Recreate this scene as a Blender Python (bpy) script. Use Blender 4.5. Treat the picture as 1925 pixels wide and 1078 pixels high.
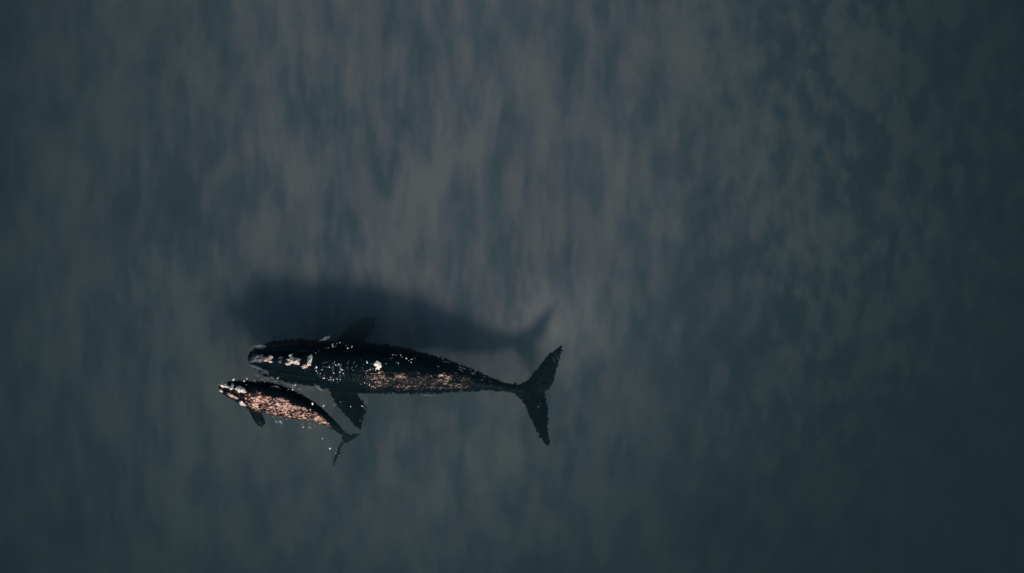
import bpy, bmesh, math, random
import numpy as np
from mathutils import Vector, noise
from mathutils.bvhtree import BVHTree

random.seed(7)
R = math.radians
S = bpy.context.scene
for o in list(bpy.data.objects):
    bpy.data.objects.remove(o)
C = S.collection

# ------------------------------------------------------------------ camera (drone, straight down)
PXM = 42.5                       # photograph pixels per metre at the water line
CAM_H = 62.0
cam_d = bpy.data.cameras.new('camera')
cam = bpy.data.objects.new('camera', cam_d)
C.objects.link(cam)
cam.location = (0, 0, CAM_H)
cam.rotation_euler = (0, 0, 0)
cam_d.sensor_width = 36.0
cam_d.lens = 36.0 * CAM_H / (1925.0 / PXM)
cam_d.clip_end = 1000
S.camera = cam

# ------------------------------------------------------------------ sky, sun, exposure
SUN_ELEV = R(42)
SUN_VEC = Vector((0.17 * math.cos(SUN_ELEV), -0.985 * math.cos(SUN_ELEV), math.sin(SUN_ELEV))).normalized()   # towards the sun
world = bpy.data.worlds.new('World')
S.world = world
world.use_nodes = True
wn = world.node_tree
bg = wn.nodes['Background']
sky = wn.nodes.new('ShaderNodeTexSky')
sky.sky_type = 'NISHITA'
sky.sun_disc = False
sky.sun_elevation = SUN_ELEV
sky.sun_rotation = math.atan2(SUN_VEC.x, SUN_VEC.y)
wn.links.new(sky.outputs[0], bg.inputs[0])
bg.inputs[1].default_value = 0.11
sun_d = bpy.data.lights.new('sun', 'SUN')
sun_d.energy = 4.8
sun_d.angle = R(11)
sun_d.color = (1.0, 0.90, 0.78)
sun = bpy.data.objects.new('sun', sun_d)
C.objects.link(sun)
sun.rotation_euler = SUN_VEC.to_track_quat('Z', 'Y').to_euler()
S.view_settings.view_transform = 'Standard'
S.view_settings.look = 'None'
S.view_settings.exposure = 0.0
S.view_settings.gamma = 1.0
S.view_settings.use_curve_mapping = False
S.cycles.use_denoising = True
S.cycles.max_bounces = 8
S.cycles.diffuse_bounces = 2
S.cycles.volume_bounces = 5
S.cycles.transparent_max_bounces = 16
S.cycles.sample_clamp_indirect = 4.0


def at(px, py, z=0.0):
    """Point of the place that lies at depth z where the photograph shows (px, py)."""
    k = (CAM_H - z) / CAM_H / PXM
    return Vector(((px - 962.5) * k, (539.0 - py) * k, z))


def sstep(a, b, x):
    t = min(1.0, max(0.0, (x - a) / (b - a)))
    return t * t * (3 - 2 * t)


# ------------------------------------------------------------------ material helpers
def new_mat(name):
    m = bpy.data.materials.new(name)
    m.use_nodes = True
    nt = m.node_tree
    nt.nodes.clear()
    out = nt.nodes.new('ShaderNodeOutputMaterial')
    return m, nt, out


def N(nt, kind, **kw):
    n = nt.nodes.new(kind)
    for k, v in kw.items():
        if k in n.inputs:
            n.inputs[k].default_value = v
        else:
            setattr(n, k, v)
    return n


def ramp(nt, stops, src=None, interp='LINEAR'):
    n = nt.nodes.new('ShaderNodeValToRGB')
    cr = n.color_ramp
    cr.interpolation = interp
    while len(cr.elements) < len(stops):
        cr.elements.new(0.5)
    for e, (p, c) in zip(cr.elements, stops):
        e.position = p
        e.color = (c, c, c, 1) if isinstance(c, (int, float)) else (*c, 1)
    if src is not None:
        nt.links.new(src, n.inputs[0])
    return n


def mixc(nt, fac, a, b, mode='MIX'):
    n = nt.nodes.new('ShaderNodeMix')
    n.data_type = 'RGBA'
    n.blend_type = mode
    for sock, v in ((n.inputs[0], fac), (n.inputs[6], a), (n.inputs[7], b)):
        if isinstance(v, bpy.types.NodeSocket):
            nt.links.new(v, sock)
        elif isinstance(v, (int, float)):
            sock.default_value = v
        else:
            sock.default_value = (*v, 1)
    return n.outputs[2]


def math_n(nt, op, a, b=None, clamp=False):
    n = nt.nodes.new('ShaderNodeMath')
    n.operation = op
    n.use_clamp = clamp
    for i, v in enumerate((a, b)):
        if v is None:
            continue
        if isinstance(v, bpy.types.NodeSocket):
            nt.links.new(v, n.inputs[i])
        else:
            n.inputs[i].default_value = v
    return n.outputs[0]


def noise_n(nt, scale_vec, scale=1.0, detail=3.0, rough=0.5, dist=0.0, rot=0.0, off=(0, 0, 0)):
    tc = nt.nodes.new('ShaderNodeTexCoord')
    mp = nt.nodes.new('ShaderNodeMapping')
    mp.inputs['Location'].default_value = off
    mp.inputs['Rotation'].default_value = (0, 0, rot)
    mp.inputs['Scale'].default_value = scale_vec
    nt.links.new(tc.outputs['Object'], mp.inputs[0])
    n = nt.nodes.new('ShaderNodeTexNoise')
    n.inputs['Scale'].default_value = scale
    n.inputs['Detail'].default_value = detail
    n.inputs['Roughness'].default_value = rough
    n.inputs['Distortion'].default_value = dist
    nt.links.new(mp.outputs[0], n.inputs['Vector'])
    return n.outputs[0]


# ------------------------------------------------------------------ seabed
def mat_seabed():
    m, nt, out = new_mat('seabed')
    # pale and dark streaks stretched one way, patches tilted further out
    a = noise_n(nt, (1.0, 0.32, 1), 1.0, 4.0, 0.58, 0.08)
    b = noise_n(nt, (0.30, 0.12, 1), 1.0, 2.0, 0.5, 0.2, off=(7, 3, 0))
    c = noise_n(nt, (1.15, 0.62, 1), 1.0, 4.0, 0.60, 0.12, rot=R(20), off=(31, 14, 0))
    f = noise_n(nt, (3.4, 0.9, 1), 1.0, 4.0, 0.6, 0.1, off=(1, 4, 0))
    # where the bed drops away to the east the tone lies in patches instead of streaks
    tc = nt.nodes.new('ShaderNodeTexCoord')
    sp = nt.nodes.new('ShaderNodeSeparateXYZ')
    nt.links.new(tc.outputs['Object'], sp.inputs[0])
    mr = nt.nodes.new('ShaderNodeMapRange')
    mr.interpolation_type = 'SMOOTHSTEP'
    mr.inputs[1].default_value = 4.0
    mr.inputs[2].default_value = 17.0
    nt.links.new(sp.outputs[0], mr.inputs[0])
    mixf = nt.nodes.new('ShaderNodeMix')
    nt.links.new(mr.outputs[0], mixf.inputs[0])
    a2 = math_n(nt, 'ADD', math_n(nt, 'MULTIPLY', math_n(nt, 'SUBTRACT', a, 0.5), 0.95), 0.5)
    nt.links.new(a2, mixf.inputs[2])
    c2 = math_n(nt, 'ADD', math_n(nt, 'MULTIPLY', math_n(nt, 'SUBTRACT', c, 0.5), 2.1), 0.5)
    nt.links.new(c2, mixf.inputs[3])
    s = math_n(nt, 'ADD', math_n(nt, 'MULTIPLY', mixf.outputs[0], 0.62), math_n(nt, 'MULTIPLY', b, 0.30))
    s = math_n(nt, 'ADD', s, math_n(nt, 'MULTIPLY', math_n(nt, 'SUBTRACT', f, 0.25), 0.20))
    # a bed of weed east of the whales
    vd = nt.nodes.new('ShaderNodeVectorMath')
    vd.operation = 'DISTANCE'
    vd.inputs[1].default_value = (12.8, -2.6, -3.6)
    nt.links.new(tc.outputs['Object'], vd.inputs[0])
    wd = nt.nodes.new('ShaderNodeMapRange')
    wd.interpolation_type = 'SMOOTHSTEP'
    for k, v in enumerate((1.0, 7.5, 0.07, 0.0)):
        wd.inputs[k + 1].default_value = v
    nt.links.new(vd.outputs['Value'], wd.inputs[0])
    s = math_n(nt, 'SUBTRACT', s, wd.outputs[0])
    col = ramp(nt, [(0.36, (0.095, 0.124, 0.138)), (0.45, (0.158, 0.166, 0.190)), (0.52, (0.236, 0.203, 0.232)), (0.62, (0.345, 0.282, 0.258))], s, 'B_SPLINE')
    d = nt.nodes.new('ShaderNodeBsdfDiffuse')
    nt.links.new(col.outputs[0], d.inputs[0])
    nt.links.new(d.outputs[0], out.inputs[0])
    return m


def bed_depth(x, y):
    """The bank the whales swim over, shaped to fall away so the edges darken."""
    cx, cy = -3.0, 3.0
    ex, ey = x - cx, y - cy
    d = 2.75
    d += (2.3 * (ex / 21.0) ** 2.3 if ex > 0 else 1.7 * (ex / 19.0) ** 2)
    d -= 0.75 * math.exp(-((x - 1.9) ** 2 + (y + 0.9) ** 2) / 6.0)  # mound added to pull the fluke shadow closer
    d += 0.35 * math.exp(-((x + 13.2) ** 2 + (y + 0.9) ** 2) / 7.0)  # hollow added to soften the calf's head shadow
    if ey < 0:
        d += 1.7 * (ey / 15.0) ** 2
    if ex > 0 and ey < 0:
        d += 2.2 * (ex / 21.0) * (-ey / 15.0)
    d = 12.0 - 9.25 * math.exp(-(d - 2.75) / 9.25)
    d += 0.16 * noise.noise((x * 0.22, y * 0.07, 3.1)) + 0.10 * noise.noise((x * 0.6, y * 0.2, 9.1))
    return d


def build_seabed():
    n = 180
    t = np.linspace(-1, 1, n)
    g = np.sign(t) * (np.abs(t) * 26 + np.abs(t) ** 6 * 124)
    verts = [(float(x), float(y), -bed_depth(float(x), float(y))) for y in g for x in g]
    faces = [(j * n + i, j * n + i + 1, (j + 1) * n + i + 1, (j + 1) * n + i) for j in range(n - 1) for i in range(n - 1)]
    me = bpy.data.meshes.new('seabed')
    me.from_pydata(verts, [], faces)
    me.polygons.foreach_set('use_smooth', [True] * len(faces))
    o = bpy.data.objects.new('seabed', me)
    C.objects.link(o)
    me.materials.append(mat_seabed())
    o['kind'] = 'structure'
    o['label'] = 'sandy sea floor with grey and dark streaks and patches of weed'
    return o


build_seabed()


# ------------------------------------------------------------------ the water: murky, closed body of water over the bed
def build_water():
    m, nt, out = new_mat('water')
    sc = N(nt, 'ShaderNodeVolumeScatter', Color=(0.55, 0.86, 1.0, 1), Density=0.14, Anisotropy=0.74)
    ab = N(nt, 'ShaderNodeVolumeAbsorption', Color=(0.25, 0.425, 0.45, 1), Density=0.31)
    ad = nt.nodes.new('ShaderNodeAddShader')
    nt.links.new(sc.outputs[0], ad.inputs[0])
    nt.links.new(ab.outputs[0], ad.inputs[1])
    nt.links.new(ad.outputs[0], out.inputs['Volume'])
    bm = bmesh.new()
    bmesh.ops.create_cube(bm, size=1.0)
    for v in bm.verts:
        v.co = Vector((v.co.x * 296, v.co.y * 296, 0.0 if v.co.z > 0 else -14.0))
    me = bpy.data.meshes.new('water')
    bm.to_mesh(me)
    bm.free()
    o = bpy.data.objects.new('water', me)
    C.objects.link(o)
    me.materials.append(m)
    o['kind'] = 'structure'
    o['label'] = 'dark teal murky sea water around the whales'
    return o


build_water()


# ------------------------------------------------------------------ whale materials
def mat_skin(name, dark, mid, pink, cream, scale, lines, lo, drift):  # pink and cream carry painted sunlight ripples over the dark skin
    m, nt, out = new_mat(name)
    p = nt.nodes.new('ShaderNodeBsdfPrincipled')
    nt.links.new(p.outputs[0], out.inputs[0])
    at_n = N(nt, 'ShaderNodeAttribute', attribute_name='caustic')
    fine = noise_n(nt, (1, 1, 1), 2.2, 5.0, 0.6)
    base = ramp(nt, [(0.35, tuple(c * 0.85 for c in dark)), (0.65, tuple(c * 1.2 for c in dark))], fine)
    n1 = noise_n(nt, (1, 1, 1), scale, 3.0, 0.6, 1.2)
    n2 = noise_n(nt, (1, 1.4, 1), scale * 1.3, 2.0, 0.5, 1.6, off=(3, 5, 1))
    big = noise_n(nt, (1, 1, 1), scale * 0.3, 2.0, 0.5, 0.4, off=(5, 1, 2))
    rid = math_n(nt, 'SUBTRACT', 1.0, math_n(nt, 'MULTIPLY', math_n(nt, 'ABSOLUTE', math_n(nt, 'SUBTRACT', n2, 0.5)), 9.0), True)
    pat = math_n(nt, 'ADD', math_n(nt, 'MULTIPLY', n1, 1.0 - lines), math_n(nt, 'MULTIPLY', rid, lines))
    pat = math_n(nt, 'ADD', pat, math_n(nt, 'MULTIPLY', math_n(nt, 'SUBTRACT', big, 0.5), drift))
    n3 = noise_n(nt, (0.55, 1.5, 1), scale * 0.9, 3.0, 0.55, 1.0, rot=R(16), off=(8, 2, 4))
    dk = math_n(nt, 'SUBTRACT', 1.0, math_n(nt, 'MULTIPLY', math_n(nt, 'ABSOLUTE', math_n(nt, 'SUBTRACT', n3, 0.5)), 11.0), True)
    pat = math_n(nt, 'SUBTRACT', pat, math_n(nt, 'MULTIPLY', dk, 0.32))
    # sunlit ripple net painted into the skin colour, thinning towards its borders
    thr = math_n(nt, 'ADD', pat, math_n(nt, 'MULTIPLY', math_n(nt, 'SUBTRACT', at_n.outputs['Fac'], 1.0), 0.75))
    colr = ramp(nt, [(lo, dark), (lo + 0.08, mid), (lo + 0.20, pink), (lo + 0.40, cream)], thr)
    fac = ramp(nt, [(lo - 0.04, 0.0), (lo + 0.04, 1.0)], thr)
    gate = math_n(nt, 'MULTIPLY', fac.outputs[0], ramp(nt, [(0.02, 0.0), (0.3, 1.0)], at_n.outputs['Fac']).outputs[0])
    nt.links.new(mixc(nt, gate, base.outputs[0], colr.outputs[0]), p.inputs['Base Color'])
    p.inputs['Roughness'].default_value = 0.34
    p.inputs['Specular IOR Level'].default_value = 0.02
    bmp = nt.nodes.new('ShaderNodeBump')
    bmp.inputs['Strength'].default_value = 0.35
    bmp.inputs['Distance'].default_value = 0.04
    bn = noise_n(nt, (1, 1, 1), 7.0, 5.0, 0.6, 0.8)
    nt.links.new(bn, bmp.inputs['Height'])
    nt.links.new(bmp.outputs[0], p.inputs['Normal'])
    return m


SKIN_COW = mat_skin('whale_skin', (0.0015, 0.0052, 0.0072), (0.034, 0.025, 0.027), (0.20, 0.122, 0.098), (0.80, 0.60, 0.49), 4.6, 0.22, 0.41, 0.45)
SKIN_CALF = mat_skin('calf_skin', (0.0018, 0.0056, 0.0080), (0.038, 0.023, 0.024), (0.175, 0.090, 0.074), (0.62, 0.42, 0.33), 3.6, 0.30, 0.33, 0.6)


def mat_rough(name, a, b, scale, rough=0.85):
    m, nt, out = new_mat(name)
    p = nt.nodes.new('ShaderNodeBsdfPrincipled')
    nt.links.new(p.outputs[0], out.inputs[0])
    n = noise_n(nt, (1, 1, 1), scale, 4.0, 0.65, 0.6)
    nt.links.new(ramp(nt, [(0.36, b), (0.58, a)], n).outputs[0], p.inputs['Base Color'])
    p.inputs['Roughness'].default_value = rough
    p.inputs['Specular IOR Level'].default_value = 0.3
    bmp = nt.nodes.new('ShaderNodeBump')
    bmp.inputs['Strength'].default_value = 0.8
    bmp.inputs['Distance'].default_value = 0.03
    nt.links.new(n, bmp.inputs['Height'])
    nt.links.new(bmp.outputs[0], p.inputs['Normal'])
    return m


CALL_CREAM = mat_rough('callosity_cream', (0.76, 0.68, 0.58), (0.14, 0.09, 0.08), 8.0)
CALL_PINK = mat_rough('pale_pink', (0.55, 0.40, 0.34), (0.16, 0.085, 0.08), 7.0)
CALL_GREY = mat_rough('callosity_grey', (0.11, 0.118, 0.128), (0.03, 0.036, 0.042), 5.0)
WHITE_SKIN = mat_rough('white_skin', (0.86, 0.83, 0.74), (0.70, 0.64, 0.54), 5.0)
HOLE = mat_rough('blowhole_skin', (0.006, 0.008, 0.010), (0.003, 0.004, 0.005), 5.0, 0.5)
GLINT = mat_rough('glint_speck', (0.85, 0.84, 0.80), (0.62, 0.58, 0.54), 9.0, 0.6)  # white of the specks that stand in for sun glints


# ------------------------------------------------------------------ whale bodies
def catmull(pts, n):
    """n points evenly along a smooth line through tuples of any length."""
    P = [np.array(p, float) for p in pts]
    P = [2 * P[0] - P[1]] + P + [2 * P[-1] - P[-2]]
    segs = len(P) - 3
    out = []
    for i in range(n):
        t = i / (n - 1) * segs
        k = min(int(t), segs - 1)
        u = t - k
        a, b, c, d = P[k:k + 4]
        out.append(0.5 * (2 * b + (c - a) * u + (2 * a - 5 * b + 4 * c - d) * u * u + (3 * b - a - 3 * c + d) * u ** 3))
    return out


def loft(bm, rings):
    """Closed solid through rings of equal count."""
    vr = [[bm.verts.new(p) for p in r] for r in rings]
    k = len(vr[0])
    for a, b in zip(vr[:-1], vr[1:]):
        for j in range(k):
            bm.faces.new((a[j], a[(j + 1) % k], b[(j + 1) % k], b[j]))
    for r in (vr[0], vr[-1]):
        c = bm.verts.new(sum((v.co for v in r), Vector()) / k)
        for j in range(k):
            bm.faces.new((r[j], r[(j + 1) % k], c))


def trunk(bm, spec, n=70, seg=36):
    """spec rows: px, py, half width px, z of the axis, half height above, half height below."""
    rows = catmull(spec, n)
    cs = [at(r[0], r[1], 0) + Vector((0, 0, r[3])) for r in rows]
    rings = []
    for i, r in enumerate(rows):
        t = (cs[min(i + 1, n - 1)] - cs[max(i - 1, 0)])
        t.z = 0
        t.normalize()
        side = Vector((-t.y, t.x, 0))
        w = max(r[2] / PXM, 0.03)
        ring = []
        for j in range(seg):
            a = 2 * math.pi * j / seg
            ca, sa = math.cos(a), math.sin(a)
            h = max(r[4] if sa > 0 else r[5], 0.03)
            ring.append(cs[i] + side * (w * math.copysign(abs(ca) ** 0.95, ca)) + Vector((0, 0, h * sa)))
        rings.append(ring)
    loft(bm, rings)
    return rows


def foil(bm, lead, trail, thick, zs, n=22, m=8):
    """A flipper or one half of the flukes: leading and trailing outline in pixels, thickness at root and tip, z from root to tip."""
    L = catmull(lead, n)
    T = catmull(trail, n)
    rings = []
    for i in range(n):
        s = i / (n - 1)
        z = zs[0] + (zs[1] - zs[0]) * s
        th = thick[0] + (thick[1] - thick[0]) * s
        a = at(L[i][0], L[i][1], z)
        b = at(T[i][0], T[i][1], z)
        top, bot = [], []
        for j in range(m + 1):
            u = j / m
            p = a.lerp(b, u)
            h = th * (math.sin(math.pi * u ** 0.7) ** 0.8 if 0 < u < 1 else 0.0) + 0.012
            top.append(p + Vector((0, 0, h)))
            bot.append(p - Vector((0, 0, h)))
        rings.append(top + bot[::-1])
    loft(bm, rings)


def finish_body(name, bm, voxel, parent, mat, rag, ragfreq, warp, caustic, grooves):
    bmesh.ops.recalc_face_normals(bm, faces=bm.faces)
    me = bpy.data.meshes.new(name + '_raw')
    bm.to_mesh(me)
    bm.free()
    tmp = bpy.data.objects.new('raw', me)
    C.objects.link(tmp)
    rm = tmp.modifiers.new('remesh', 'REMESH')
    rm.mode = 'VOXEL'
    rm.voxel_size = voxel
    sm = tmp.modifiers.new('smooth', 'SMOOTH')
    sm.factor = 0.5
    sm.iterations = 3
    dg = bpy.context.evaluated_depsgraph_get()
    res = bpy.data.meshes.new_from_object(tmp.evaluated_get(dg))
    bpy.data.objects.remove(tmp)
    nv = len(res.vertices)
    co = np.empty(nv * 3)
    res.vertices.foreach_get('co', co)
    co = co.reshape(-1, 3)
    no = np.array([v.normal[:] for v in res.vertices])
    out = co.copy()
    vals = np.zeros(nv)
    for i in range(nv):
        x, y, z = co[i]
        nx, ny, nz = no[i]
        k = (CAM_H - z) / CAM_H / PXM
        px, py = x / k + 962.5, 539.0 - y / k
        # ragged flank and fin edges imitate refraction through ripples; calmer on the back
        side = 1.0 - sstep(0.25, 0.75, abs(nz))
        if side > 0:
            a = noise.noise((x * ragfreq * 0.9 + y * ragfreq * 0.6, y * ragfreq * 1.2 - x * ragfreq * 0.35, 2.0))
            b = noise.noise((x * ragfreq * 0.21, y * ragfreq * 0.21, 7.0))
            d = rag * side * (1.6 * max(0.0, a) ** 1.2 - 0.25 + 0.35 * b)
            out[i] += np.array((nx * 0.8 + 0.25 * abs(ny), ny, 0.0)) * d
        wob = warp * (0.35 + 0.65 * sstep(0.0, 0.8, -z))  # sideways wobble shaped like refraction, stronger with depth
        out[i, 0] += wob * (0.5 * noise.noise((x * 4.0, y * 9.0, 11.0)) + 0.8 * noise.noise((x * 9.0, y * 15.0, 1.0)))
        out[i, 1] += wob * (0.5 * noise.noise((x * 7.0 + y * 3.0, y * 4.0, 21.0)) + 0.8 * noise.noise((x * 15.0, y * 9.0, 4.0)))
        out[i, 2] += 0.018 * noise.noise((x * 3.1, y * 3.1, 5.0)) + 0.01 * noise.noise((x * 8.0, y * 8.0, 1.0))
        if nz > 0.05:
            for path, wid, dep in grooves:
                best = 1e9
                for (ax, ay), (bx, by) in zip(path[:-1], path[1:]):
                    dx, dy = bx - ax, by - ay
                    t = max(0.0, min(1.0, ((px - ax) * dx + (py - ay) * dy) / (dx * dx + dy * dy)))
                    q = math.hypot(px - ax - t * dx, py - ay - t * dy)
                    best = min(best, q)
                if best < wid * 2.5:
                    out[i, 2] -= dep * math.exp(-(best / wid) ** 2)
        vals[i] = caustic(px, py, x, y, z, nz)
    res.vertices.foreach_set('co', out.ravel())
    at_ = res.attributes.new('caustic', 'FLOAT', 'POINT')
    at_.data.foreach_set('value', vals.astype(np.float32))
    res.polygons.foreach_set('use_smooth', [True] * len(res.polygons))
    res.materials.clear()
    res.materials.append(mat)
    res.update()
    o = bpy.data.objects.new(name, res)
    C.objects.link(o)
    o.parent = parent
    tree = BVHTree.FromPolygons([Vector(v) for v in out], [p.vertices[:] for p in res.polygons])
    return o, tree


def empty(name, loc, label, cat):
    e = bpy.data.objects.new(name, None)
    e.location = loc
    C.objects.link(e)
    e['label'] = label
    e['category'] = cat
    return e


def attach(o, parent):
    """Child keeps its place in the world."""
    o.parent = parent
    o.matrix_parent_inverse = parent.matrix_world.inverted()


def drop(tree, px, py, zmin=None):
    """Top of a body under a pixel: point and normal, or the water line."""
    eye = Vector((0, 0, CAM_H))
    d = (at(px, py, 0) - eye).normalized()
    hit, nrm, _, _ = tree.ray_cast(eye, d, 200)
    if hit is None:
        return None, None
    return hit, nrm


def lump(name, parent, tree, mat, px, py, lx, ly, hgt, ang=0.0, seed=0, rag=0.6, sink=0.35):
    """A rough raised patch of lx by ly pixels lying on the skin; follows the body under it."""
    hit, nrm = drop(tree, px, py)
    if hit is None:
        return None
    n = nrm.lerp(Vector((0, 0, 1)), 0.45).normalized()
    bm = bmesh.new()
    bmesh.ops.create_icosphere(bm, subdivisions=4, radius=1.0)
    q = n.to_track_quat('Z', 'Y')
    ca, sa = math.cos(ang), math.sin(ang)
    rx, ry = lx / 2 / PXM, ly / 2 / PXM
    for v in bm.verts:
        p = v.co.copy()
        e = 1.0 + rag * noise.noise((p.x * 1.6 + seed * 3.7, p.y * 1.6, p.z * 0.6 + seed)) * 1.5 + rag * 0.6 * noise.noise((p.x * 4.5 + seed, p.y * 4.5, p.z * 4.5))
        x, y = p.x * rx * e, p.y * ry * e
        z = p.z * hgt * (1.0 + 0.8 * noise.noise((p.x * 3.3 + seed * 2.1, p.y * 3.3, p.z * 3.3)))
        x, y = x * ca - y * sa, x * sa + y * ca
        w = hit + Vector((x, y, 0))
        h2, _, _, _ = tree.ray_cast(Vector((w.x, w.y, 5)), Vector((0, 0, -1)), 12)
        base = max(h2.z, hit.z - 0.25) if h2 is not None else hit.z - 0.12
        v.co = Vector((w.x, w.y, base + z - hgt * sink * 0.3))
    me = bpy.data.meshes.new(name)
    bm.to_mesh(me)
    bm.free()
    me.polygons.foreach_set('use_smooth', [True] * len(me.polygons))
    me.materials.append(mat)
    o = bpy.data.objects.new(name, me)
    C.objects.link(o)
    attach(o, parent)
    return o


# ---- the cow
cow = empty('right_whale', (0, 0, 0), 'large black adult whale with pale head callosities casting a shadow on the sea floor', 'whale')
bm = bmesh.new()
COW = [  # px, py, half width px, axis z, up, down
    (462, 672, 5, -0.62, 0.20, 0.25), (472, 674, 17, -0.62, 0.34, 0.50), (494, 678, 29, -0.66, 0.48, 0.80),
    (522, 681, 36, -0.72, 0.66, 1.0), (563, 684, 40, -0.82, 0.92, 1.1), (605, 687, 45, -0.92, 1.14, 1.15),
    (650, 692, 49, -0.95, 1.22, 1.15), (695, 695, 48, -0.95, 1.22, 1.1), (740, 698, 45, -0.95, 1.18, 1.0),
    (790, 704, 39, -0.95, 1.05, 0.9), (840, 711, 31, -0.95, 0.88, 0.75), (890, 719, 20, -1.0, 0.68, 0.80),
    (930, 727, 11, -0.98, 0.54, 0.72), (962, 733, 7.5, -0.92, 0.38, 0.54), (990, 735, 8, -0.86, 0.16, 0.14), (1012, 736, 6, -0.85, 0.06, 0.05)]
trunk(bm, COW)
# narrow upper jaw along the crown of the head, between the two bowed lower lips
trunk(bm, [(464, 674, 6, -0.50, 0.16, 0.2), (480, 675, 11, -0.42, 0.24, 0.3), (510, 676, 13, -0.30, 0.28, 0.4), (550, 679, 15, -0.16, 0.30, 0.4), (600, 684, 14, -0.05, 0.22, 0.4)], 30, 20)
trunk(bm, [(474, 690, 5, -0.80, 0.2, 0.2), (500, 701, 9, -0.70, 0.34, 0.5), (540, 711, 11, -0.72, 0.40, 0.6), (585, 718, 9, -0.85, 0.35, 0.6), (612, 722, 4, -1.0, 0.2, 0.3)], 30, 20)
trunk(bm, [(474, 659, 5, -0.80, 0.2, 0.2), (500, 653, 8, -0.70, 0.34, 0.5), (545, 650, 10, -0.72, 0.40, 0.6), (590, 650, 8, -0.85, 0.35, 0.6), (615, 652, 4, -1.0, 0.2, 0.3)], 30, 20)
# flippers
foil(bm, [(614, 716), (622, 744), (639, 769), (655, 788), (668, 802), (674, 806)], [(668, 716), (673, 745), (690, 766), (687, 780), (681, 797), (679, 805)], (0.17, 0.05), (-1.05, -0.85))
foil(bm, [(622, 668), (634, 640), (652, 618), (672, 604), (690, 598), (699, 597)], [(678, 668), (684, 645), (699, 626), (706, 612), (707, 602), (703, 598)], (0.15, 0.04), (-1.7, -2.68))
# flukes
foil(bm, [(958, 733), (975, 723), (992, 713), (1011, 692), (1033, 666), (1050, 652), (1056, 650)], [(1022, 740), (1029, 734), (1038, 722), (1044, 702), (1051, 678), (1057, 660), (1059, 653)], (0.15, 0.03), (-0.85, -0.75))
foil(bm, [(957, 734), (975, 746), (986, 763), (997, 785), (1008, 809), (1020, 829), (1028, 839)], [(1022, 732), (1026, 744), (1028, 757), (1031, 777), (1030, 798), (1032, 819), (1033, 836)], (0.15, 0.03), (-0.85, -0.75))


def cow_caustic(px, py, x, y, z, nz):  # where the painted sun ripples lie on the cow's near flank
    if nz < -0.1:
        return 0.0
    lo = 679 + 0.075 * (px - 640) + 8 * noise.noise((x * 0.9, y * 0.9, 2.0))
    hi = 738 + 3 * noise.noise((x * 1.2, 0, 4.0))
    v = sstep(lo - 4, lo + 14, py) * (1 - sstep(hi - 8, hi + 4, py))
    u = sstep(615, 715, px) * (1 - 0.9 * sstep(860, 965, px))
    return 1.0 * v * u


cow_body, cow_tree = finish_body('body', bm, 0.03, cow, SKIN_COW, 0.06, 10.0, 0.13, cow_caustic, [
    ([(470, 683), (500, 690), (540, 700), (590, 708)], 2.2, 0.05), ([(470, 666), (500, 663), (545, 662), (590, 664)], 2.2, 0.08)])
sd = 0
for nm, mt, px, py, lx, ly, h, ang in [
        ('callosity', CALL_GREY, 483, 674, 30, 13, 0.09, 0.1), ('callosity', CALL_PINK, 501, 676, 17, 8, 0.10, 0.1), ('callosity', CALL_CREAM, 508, 672, 9, 6, 0.08, 0.2),
        ('callosity', CALL_CREAM, 508, 680, 8, 4, 0.07, -0.2),
        ('callosity', CALL_GREY, 527, 672, 8, 3, 0.06, 0.2), ('callosity', CALL_GREY, 526, 680, 8, 6, 0.07, 0.4), ('callosity', CALL_CREAM, 546, 668, 7, 4, 0.05, 0.3),
        ('callosity', CALL_CREAM, 553, 679, 22, 11, 0.12, -0.05), ('callosity', CALL_CREAM, 541, 684.5, 8, 5, 0.07, -0.4),
        ('callosity', CALL_CREAM, 582, 679, 10, 18, 0.13, -0.15), ('callosity', CALL_PINK, 572, 689, 13, 8, 0.09, 0.3),
        ('white_patch', WHITE_SKIN, 711, 688.5, 12, 14, 0.04, 0.0),
        ('flank_reflection', CALL_PINK, 786, 741, 26, 4, 0.04, 0.0),  # reflected light on the flank, modelled as a pink sliver
        ('blowhole', HOLE, 612, 681, 12, 3, 0.03, 0.35), ('blowhole', HOLE, 612, 690, 12, 3, 0.03, -0.35)]:
    sd += 1
    lump(nm, cow, cow_tree, mt, px, py, lx, ly, h, ang, sd)

# ---- the calf
calf = empty('whale_calf', (0, 0, 0), 'small whale calf with sunlit ripples painted pinkish brown on its flank, swimming beside the adult whale', 'whale')
bm = bmesh.new()
CALF_ROWS = [
    (411, 727, 3, -0.18, 0.15, 0.15), (416, 729, 9, -0.20, 0.26, 0.3), (428, 732, 15, -0.24, 0.36, 0.45), (443, 735, 19, -0.30, 0.48, 0.55), (468, 741, 24, -0.38, 0.62, 0.65),
    (495, 748, 29, -0.42, 0.70, 0.68), (522, 756, 29.5, -0.42, 0.70, 0.65), (550, 764, 26, -0.42, 0.66, 0.58), (578, 774, 19.5, -0.44, 0.56, 0.48), (602, 786, 13, -0.48, 0.44, 0.38),
    (621, 801, 8.5, -0.68, 0.32, 0.28), (634, 815, 6, -1.05, 0.2, 0.2), (643, 825, 5, -1.45, 0.1, 0.1), (648, 831, 4, -1.6, 0.05, 0.05)]
trunk(bm, CALF_ROWS, 60, 32)
trunk(bm, [(412, 724, 4, -0.06, 0.12, 0.2), (424, 727, 7, 0.0, 0.16, 0.25), (440, 732, 8, 0.04, 0.18, 0.3), (462, 739, 8, 0.08, 0.18, 0.3), (485, 745, 7, 0.12, 0.12, 0.3)], 24, 18)
trunk(bm, [(414, 735, 4, -0.30, 0.15, 0.2), (432, 744, 6, -0.26, 0.22, 0.3), (452, 754, 7, -0.30, 0.24, 0.35), (474, 763, 5, -0.4, 0.2, 0.3)], 24, 18)
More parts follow.
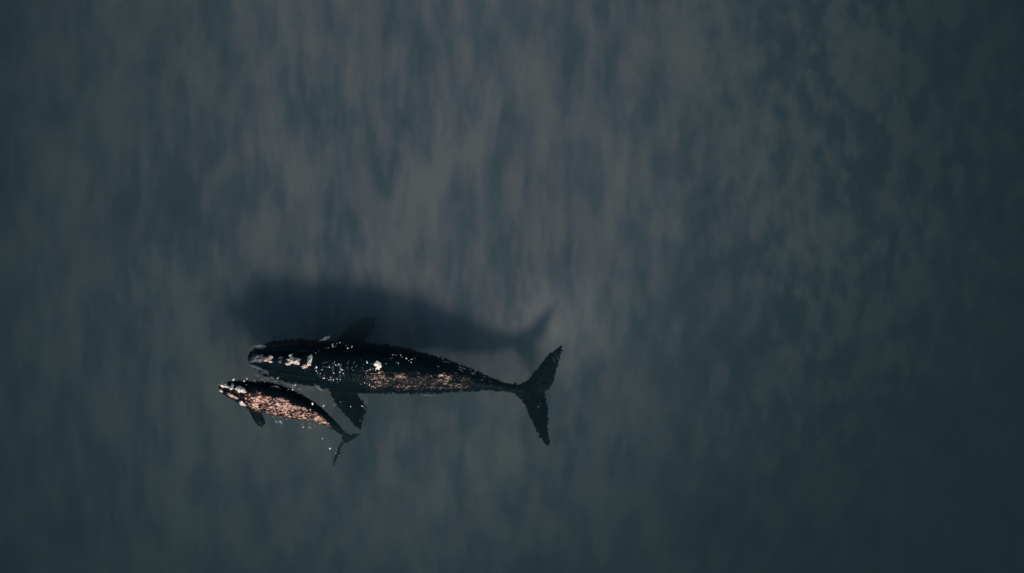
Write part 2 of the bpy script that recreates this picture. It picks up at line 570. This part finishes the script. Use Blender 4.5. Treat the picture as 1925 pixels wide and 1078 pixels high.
foil(bm, [(462, 764), (469, 776), (477, 791), (485, 801), (491, 804)], [(492, 770), (493, 780), (499, 790), (498, 798), (494, 803)], (0.10, 0.03), (-0.52, -0.62), 16, 6)
foil(bm, [(642, 822), (648, 818), (657, 817), (668, 816), (678, 815.5)], [(644, 832), (652, 833), (662, 828), (671, 823), (680, 819)], (0.06, 0.015), (-1.55, -1.95), 16, 6)
foil(bm, [(648, 824), (638, 836), (632, 850), (627, 863), (626, 876)], [(648, 832), (641, 843), (637, 858), (631, 868), (628, 877)], (0.06, 0.015), (-1.55, -1.95), 16, 6)
AX = [(r[0], r[1], r[2]) for r in catmull(CALF_ROWS, 80)]


def calf_caustic(px, py, x, y, z, nz):  # spread of the painted caustic light over the calf's sun-facing side
    if nz < -0.2 or px > 648 or py > 833:
        return 0.0
    j = min(range(len(AX)), key=lambda i: (AX[i][0] - px) ** 2 + (AX[i][1] - py) ** 2)
    ax, ay, w = AX[j]
    bx, by, _ = AX[min(j + 1, 79)]
    cx, cy, _ = AX[max(j - 1, 0)]
    tx, ty = bx - cx, by - cy
    l = math.hypot(tx, ty)
    v = ((px - ax) * (-ty) + (py - ay) * tx) / l / max(w, 4)      # -1 far flank, +1 near flank
    lo = -0.50 + 0.32 * noise.noise((x * 1.3, y * 1.3, 8.0))
    lo += 0.16 * noise.noise((x * 4.0, y * 4.0, 3.0))
    m = sstep(lo - 0.10, lo + 0.45, v) * (1 - 0.4 * sstep(0.85, 1.1, v))
    if v > 1.25:
        return 0.0
    m += 0.22 * math.exp(-((px - 490) / 16) ** 2 - ((py - 757) / 13) ** 2)
    m *= sstep(412, 428, px) * (1 - 0.25 * sstep(612, 645, px))
    return min(1.15, m * (0.78 + 0.34 * sstep(440, 480, px)))


calf_body, calf_tree = finish_body('body', bm, 0.028, calf, SKIN_CALF, 0.04, 8.0, 0.06, calf_caustic, [
    ([(414, 731), (428, 736), (444, 743), (458, 752)], 1.8, 0.10), ([(443, 737), (456, 742), (470, 746)], 1.4, 0.05)])
for nm, mt, px, py, lx, ly, h, ang in [
        ('callosity', CALL_CREAM, 420, 724, 16, 7, 0.07, -0.25), ('callosity', CALL_CREAM, 415, 735, 8, 6, 0.06, -0.4), ('callosity', CALL_CREAM, 434, 729.5, 10, 5, 0.05, -0.5),
        ('callosity', CALL_CREAM, 437, 725, 4, 6, 0.05, 0.3), ('callosity', CALL_CREAM, 451, 733, 17, 10, 0.06, -0.2), ('callosity', CALL_CREAM, 445, 730.5, 6, 5, 0.06, 0.0),
        ('callosity', CALL_PINK, 434, 744, 15, 6, 0.05, -0.35), ('callosity', CALL_PINK, 444, 748, 9, 5, 0.05, -0.3),
        ('callosity', CALL_CREAM, 455, 759, 12, 9, 0.07, -0.5), 
        ('blowhole', HOLE, 474, 741, 7, 2, 0.02, 0.1), ('blowhole', HOLE, 474, 745, 7, 2, 0.02, -0.6)]:
    sd += 1
    lump(nm, calf, calf_tree, mt, px, py, lx, ly, h, ang, sd)


# ------------------------------------------------------------------ white specks modelled in place of sun glints on water and wet backs
FL = []
def spot(px, py, r):
    FL.append((px, py, r))
def path(pts, n, jit, r0, r1):
    rows = catmull(pts, max(n, 2))
    for p in rows:
        spot(p[0] + random.gauss(0, jit), p[1] + random.gauss(0, jit), random.uniform(r0, r1))
def cloud(cx, cy, sx, sy, n, r0, r1):
    for _ in range(n):
        spot(random.gauss(cx, sx), random.gauss(cy, sy), random.uniform(r0, r1))

# arc over the shoulders, ring behind the blowholes
path([(590, 664), (598, 661), (606, 658), (616, 654), (628, 651), (640, 645)], 22, 1.3, 0.5, 1.1)
path([(624, 651), (629, 652)], 5, 1.2, 0.7, 1.3)
cloud(660, 651, 5, 2, 10, 0.4, 0.8)
path([(592, 690), (595, 699), (603, 707), (612, 713), (622, 716), (632, 716), (640, 708), (643, 703)], 30, 1.8, 0.5, 1.2)
cloud(620, 713, 8, 3, 10, 0.5, 1.3)
path([(628, 681), (636, 686), (640, 692), (641, 699)], 14, 1.6, 0.6, 1.4)
cloud(622, 695, 6, 5, 12, 0.5, 1.2)
cloud(660, 692, 6, 6, 10, 0.4, 0.9)
cloud(695, 694, 9, 5, 14, 0.5, 1.2)
cloud(693, 720, 6, 4, 10, 0.6, 1.3)
path([(680, 678), (690, 681), (698, 681)], 7, 1.5, 0.6, 1.1)
path([(734, 672), (742, 670), (752, 668), (760, 676), (772, 678), (778, 676)], 16, 1.8, 0.5, 1.1)
cloud(750, 684, 16, 5, 8, 0.4, 0.8)
# along the cow's flipper and between cow and calf
for p in ((638, 755), (640, 759), (644, 762), (659, 763), (680, 763), (682, 767), (687, 770), (674, 790), (608, 763), (611, 764), (622, 766), (628, 764), (560, 739), (583, 770), (566, 737), (545, 733), (551, 731), (549, 725)):
    spot(*p, random.uniform(0.7, 1.3))
cloud(545, 728, 7, 4, 16, 0.4, 1.0)
cloud(505, 714, 18, 5, 12, 0.4, 0.8)
# around the calf
for p in ((440, 713), (460, 718), (465, 714), (475, 714), (480, 713), (480, 718), (464, 724), (459, 716)):
    spot(*p, random.uniform(1.0, 2.2))
spot(588, 759, 2.0)
cloud(520, 792, 14, 4, 14, 0.5, 1.1)
cloud(585, 800, 12, 4, 16, 0.5, 1.2)
for p in ((607, 825), (621, 828), (617, 835), (620, 837), (618, 844), (628, 856), (629, 852), (637, 857), (614, 842), (632, 848), (599, 807), (570, 806), (658, 832)):
    spot(*p, random.uniform(0.5, 1.2))
# stray specks over open water
for p in ((966, 764), (974, 768), (980, 764), (983, 764), (988, 762), (948, 777), (942, 754), (1010, 768), (1015, 764), (1015, 760), (1037, 744),
          (928, 841), (922, 855), (933, 848), (937, 852), (930, 865), (940, 863), (916, 880), (910, 887), (904, 897), (1000, 870), (1006, 874), (1011, 878), (995, 874), (1003, 890), (1014, 855),
          (1047, 842), (1060, 840), (1080, 842), (1062, 903), (1088, 906), (1100, 914), (1104, 917), (1112, 917), (1036, 908),
          (1293, 671), (1305, 661), (1318, 641), (1366, 589), (1354, 606), (1426, 642), (1441, 548), (1509, 553), (1525, 553), (1571, 652), (1685, 581), (1755, 492),
          (1484, 819), (1503, 829), (1536, 818), (1558, 835), (1571, 781), (1578, 811), (1457, 941), (1443, 962), (1435, 973), (1448, 981), (1458, 982), (1409, 967), (1689, 967),
          (614, 68), (1546, 228), (955, 326), (1912, 408), (730, 869), (760, 830), (676, 902), (727, 880), (600, 590), (786, 612)):
    spot(*p, -random.uniform(0.5, 0.7))


def build_glints():
    base = bmesh.new()
    bmesh.ops.create_icosphere(base, subdivisions=1, radius=1.0)
    bv = [v.co.copy() for v in base.verts]
    bf = [[v.index for v in f.verts] for f in base.faces]
    base.free()
    verts, faces = [], []
    for px, py, r in FL:
        px += random.gauss(0, 1.3)
        py += random.gauss(0, 1.3)
        top = None
        for tr in (cow_tree, calf_tree):
            h, _ = drop(tr, px, py)
            if h is not None and (top is None or h.z > top.z):
                top = h
        z = 0.012 if top is None or top.z < 0.012 else top.z + 0.012
        p = at(px, py, z)
        rr = abs(r) / PXM * 0.68 * min(2.2 if r > 0 else 1.05, random.lognormvariate(-0.2, 0.6))     # strays over open water stay tiny
        a = random.uniform(0, 6.28)
        sx, sy = rr * random.uniform(0.8, 1.5), rr * random.uniform(0.7, 1.0)
        k = len(verts)
        for c in bv:
            e = random.uniform(0.8, 1.2)
            x, y = c.x * sx * e, c.y * sy * e
            verts.append((p.x + x * math.cos(a) - y * math.sin(a), p.y + x * math.sin(a) + y * math.cos(a), p.z + c.z * rr * 0.5))
        faces += [[k + i for i in f] for f in bf]
    me = bpy.data.meshes.new('glint_speck')
    me.from_pydata(verts, [], faces)
    me.materials.append(GLINT)
    o = bpy.data.objects.new('glint_speck', me)
    C.objects.link(o)
    o['kind'] = 'stuff'
    o['label'] = 'tiny white specks standing in for sun glints on the water and wet backs'
    o['category'] = 'glint_speck'
    return o


build_glints()


# ------------------------------------------------------------------ thin wavelets breaking over the whales' edges
def build_ripples():
    m, nt, out = new_mat('ripple')
    tr = nt.nodes.new('ShaderNodeBsdfTransparent')
    p = nt.nodes.new('ShaderNodeBsdfPrincipled')
    p.inputs['Base Color'].default_value = (0.16, 0.185, 0.205, 1)
    p.inputs['Roughness'].default_value = 0.25
    mx = nt.nodes.new('ShaderNodeMixShader')
    n = noise_n(nt, (1.0, 3.0, 1), 3.0, 4.0, 0.6, 0.5)
    nt.links.new(ramp(nt, [(0.40, 0.03), (0.70, 0.45)], n).outputs[0], mx.inputs[0])
    nt.links.new(tr.outputs[0], mx.inputs[1])
    nt.links.new(p.outputs[0], mx.inputs[2])
    nt.links.new(mx.outputs[0], out.inputs[0])
    rng = random.Random(21)
    spec = []
    # px, py, spread x, spread y, count, length px, width px, angle
    for cx, cy, sx, sy, k, ln, wd, ang in [
            (484, 651, 6, 2, 7, 18, 2.4, 12), (480, 692, 5, 3, 6, 16, 3.0, -20), (490, 699, 5, 3, 7, 18, 3.0, -22),
            (608, 638, 3, 1.5, 4, 18, 4.5, 30), (597, 730, 3, 1.5, 4, 18, 4.5, -34), (545, 724, 14, 2.5, 6, 22, 2.2, -12), (510, 713, 10, 3, 8, 16, 2.2, -14),
            (572, 730, 8, 2, 3, 20, 2.0, -12), (688, 766, 2, 6, 4, 14, 2.2, -70), (830, 682, 8, 3, 3, 10, 1.6, -20), (868, 693, 8, 3, 4, 10, 1.6, -20), (912, 711, 10, 3, 4, 10, 1.6, -22),
            (790, 745, 16, 1, 4, 20, 1.6, 0), (660, 692, 10, 8, 8, 9, 1.6, 60), (630, 688, 8, 6, 6, 9, 1.6, 70), (880, 700, 20, 3, 5, 10, 1.4, -10),
            (640, 845, 10, 10, 4, 10, 1.0, -60), (1045, 690, 3, 14, 4, 12, 1.4, -65)]:
        for _ in range(k):
            spec.append((rng.gauss(cx, sx), rng.gauss(cy, sy), ln * rng.uniform(0.5, 1.3), wd * rng.uniform(0.6, 1.3), R(ang + rng.gauss(0, 9))))
    verts, faces = [], []
    nn = 12
    for px, py, ln, wd, a in spec:
        top = -1.0
        for t_ in (cow_tree, calf_tree):
            h, _ = drop(t_, px, py)
            if h is not None:
                top = max(top, h.z)
        c = at(px, py, max(0.012, top + 0.02))
        L, W = ln / PXM / 2, wd / PXM / 2
        ca, sa = math.cos(a), math.sin(a)
        bend = rng.uniform(-0.25, 0.25)
        rows = []
        ph = rng.uniform(0, 9)
        for i in range(nn + 1):
            t = -1 + 2 * i / nn
            w = W * max(0.04, (1 - t * t)) * (1 + 0.6 * noise.noise((t * 3 + ph, ph, 0)))
            off = bend * L * t * t + W * 0.8 * noise.noise((t * 2.5, ph * 2, 1))
            row = []
            for v, zz in ((-1, 0.0), (0, 0.5 * w + 0.004), (1, 0.0), (0, -0.01)):
                x, y = t * L, off + v * w
                row.append((c.x + x * ca - y * sa, c.y + x * sa + y * ca, c.z + zz))
            rows.append(row)
        k0 = len(verts)
        for r_ in rows:
            verts += r_
        for i in range(nn):
            for j in range(4):
                faces.append((k0 + i * 4 + j, k0 + i * 4 + (j + 1) % 4, k0 + (i + 1) * 4 + (j + 1) % 4, k0 + (i + 1) * 4 + j))
        faces.append((k0, k0 + 1, k0 + 2, k0 + 3))
        faces.append((k0 + nn * 4 + 3, k0 + nn * 4 + 2, k0 + nn * 4 + 1, k0 + nn * 4))
    me = bpy.data.meshes.new('ripple')
    me.from_pydata(verts, [], faces)
    me.polygons.foreach_set('use_smooth', [True] * len(faces))
    me.materials.append(m)
    o = bpy.data.objects.new('surface_ripple', me)
    C.objects.link(o)
    o['kind'] = 'stuff'
    o['label'] = 'faint pale grey wavelets on the water around the whales'
    o['category'] = 'ripple'


build_ripples()
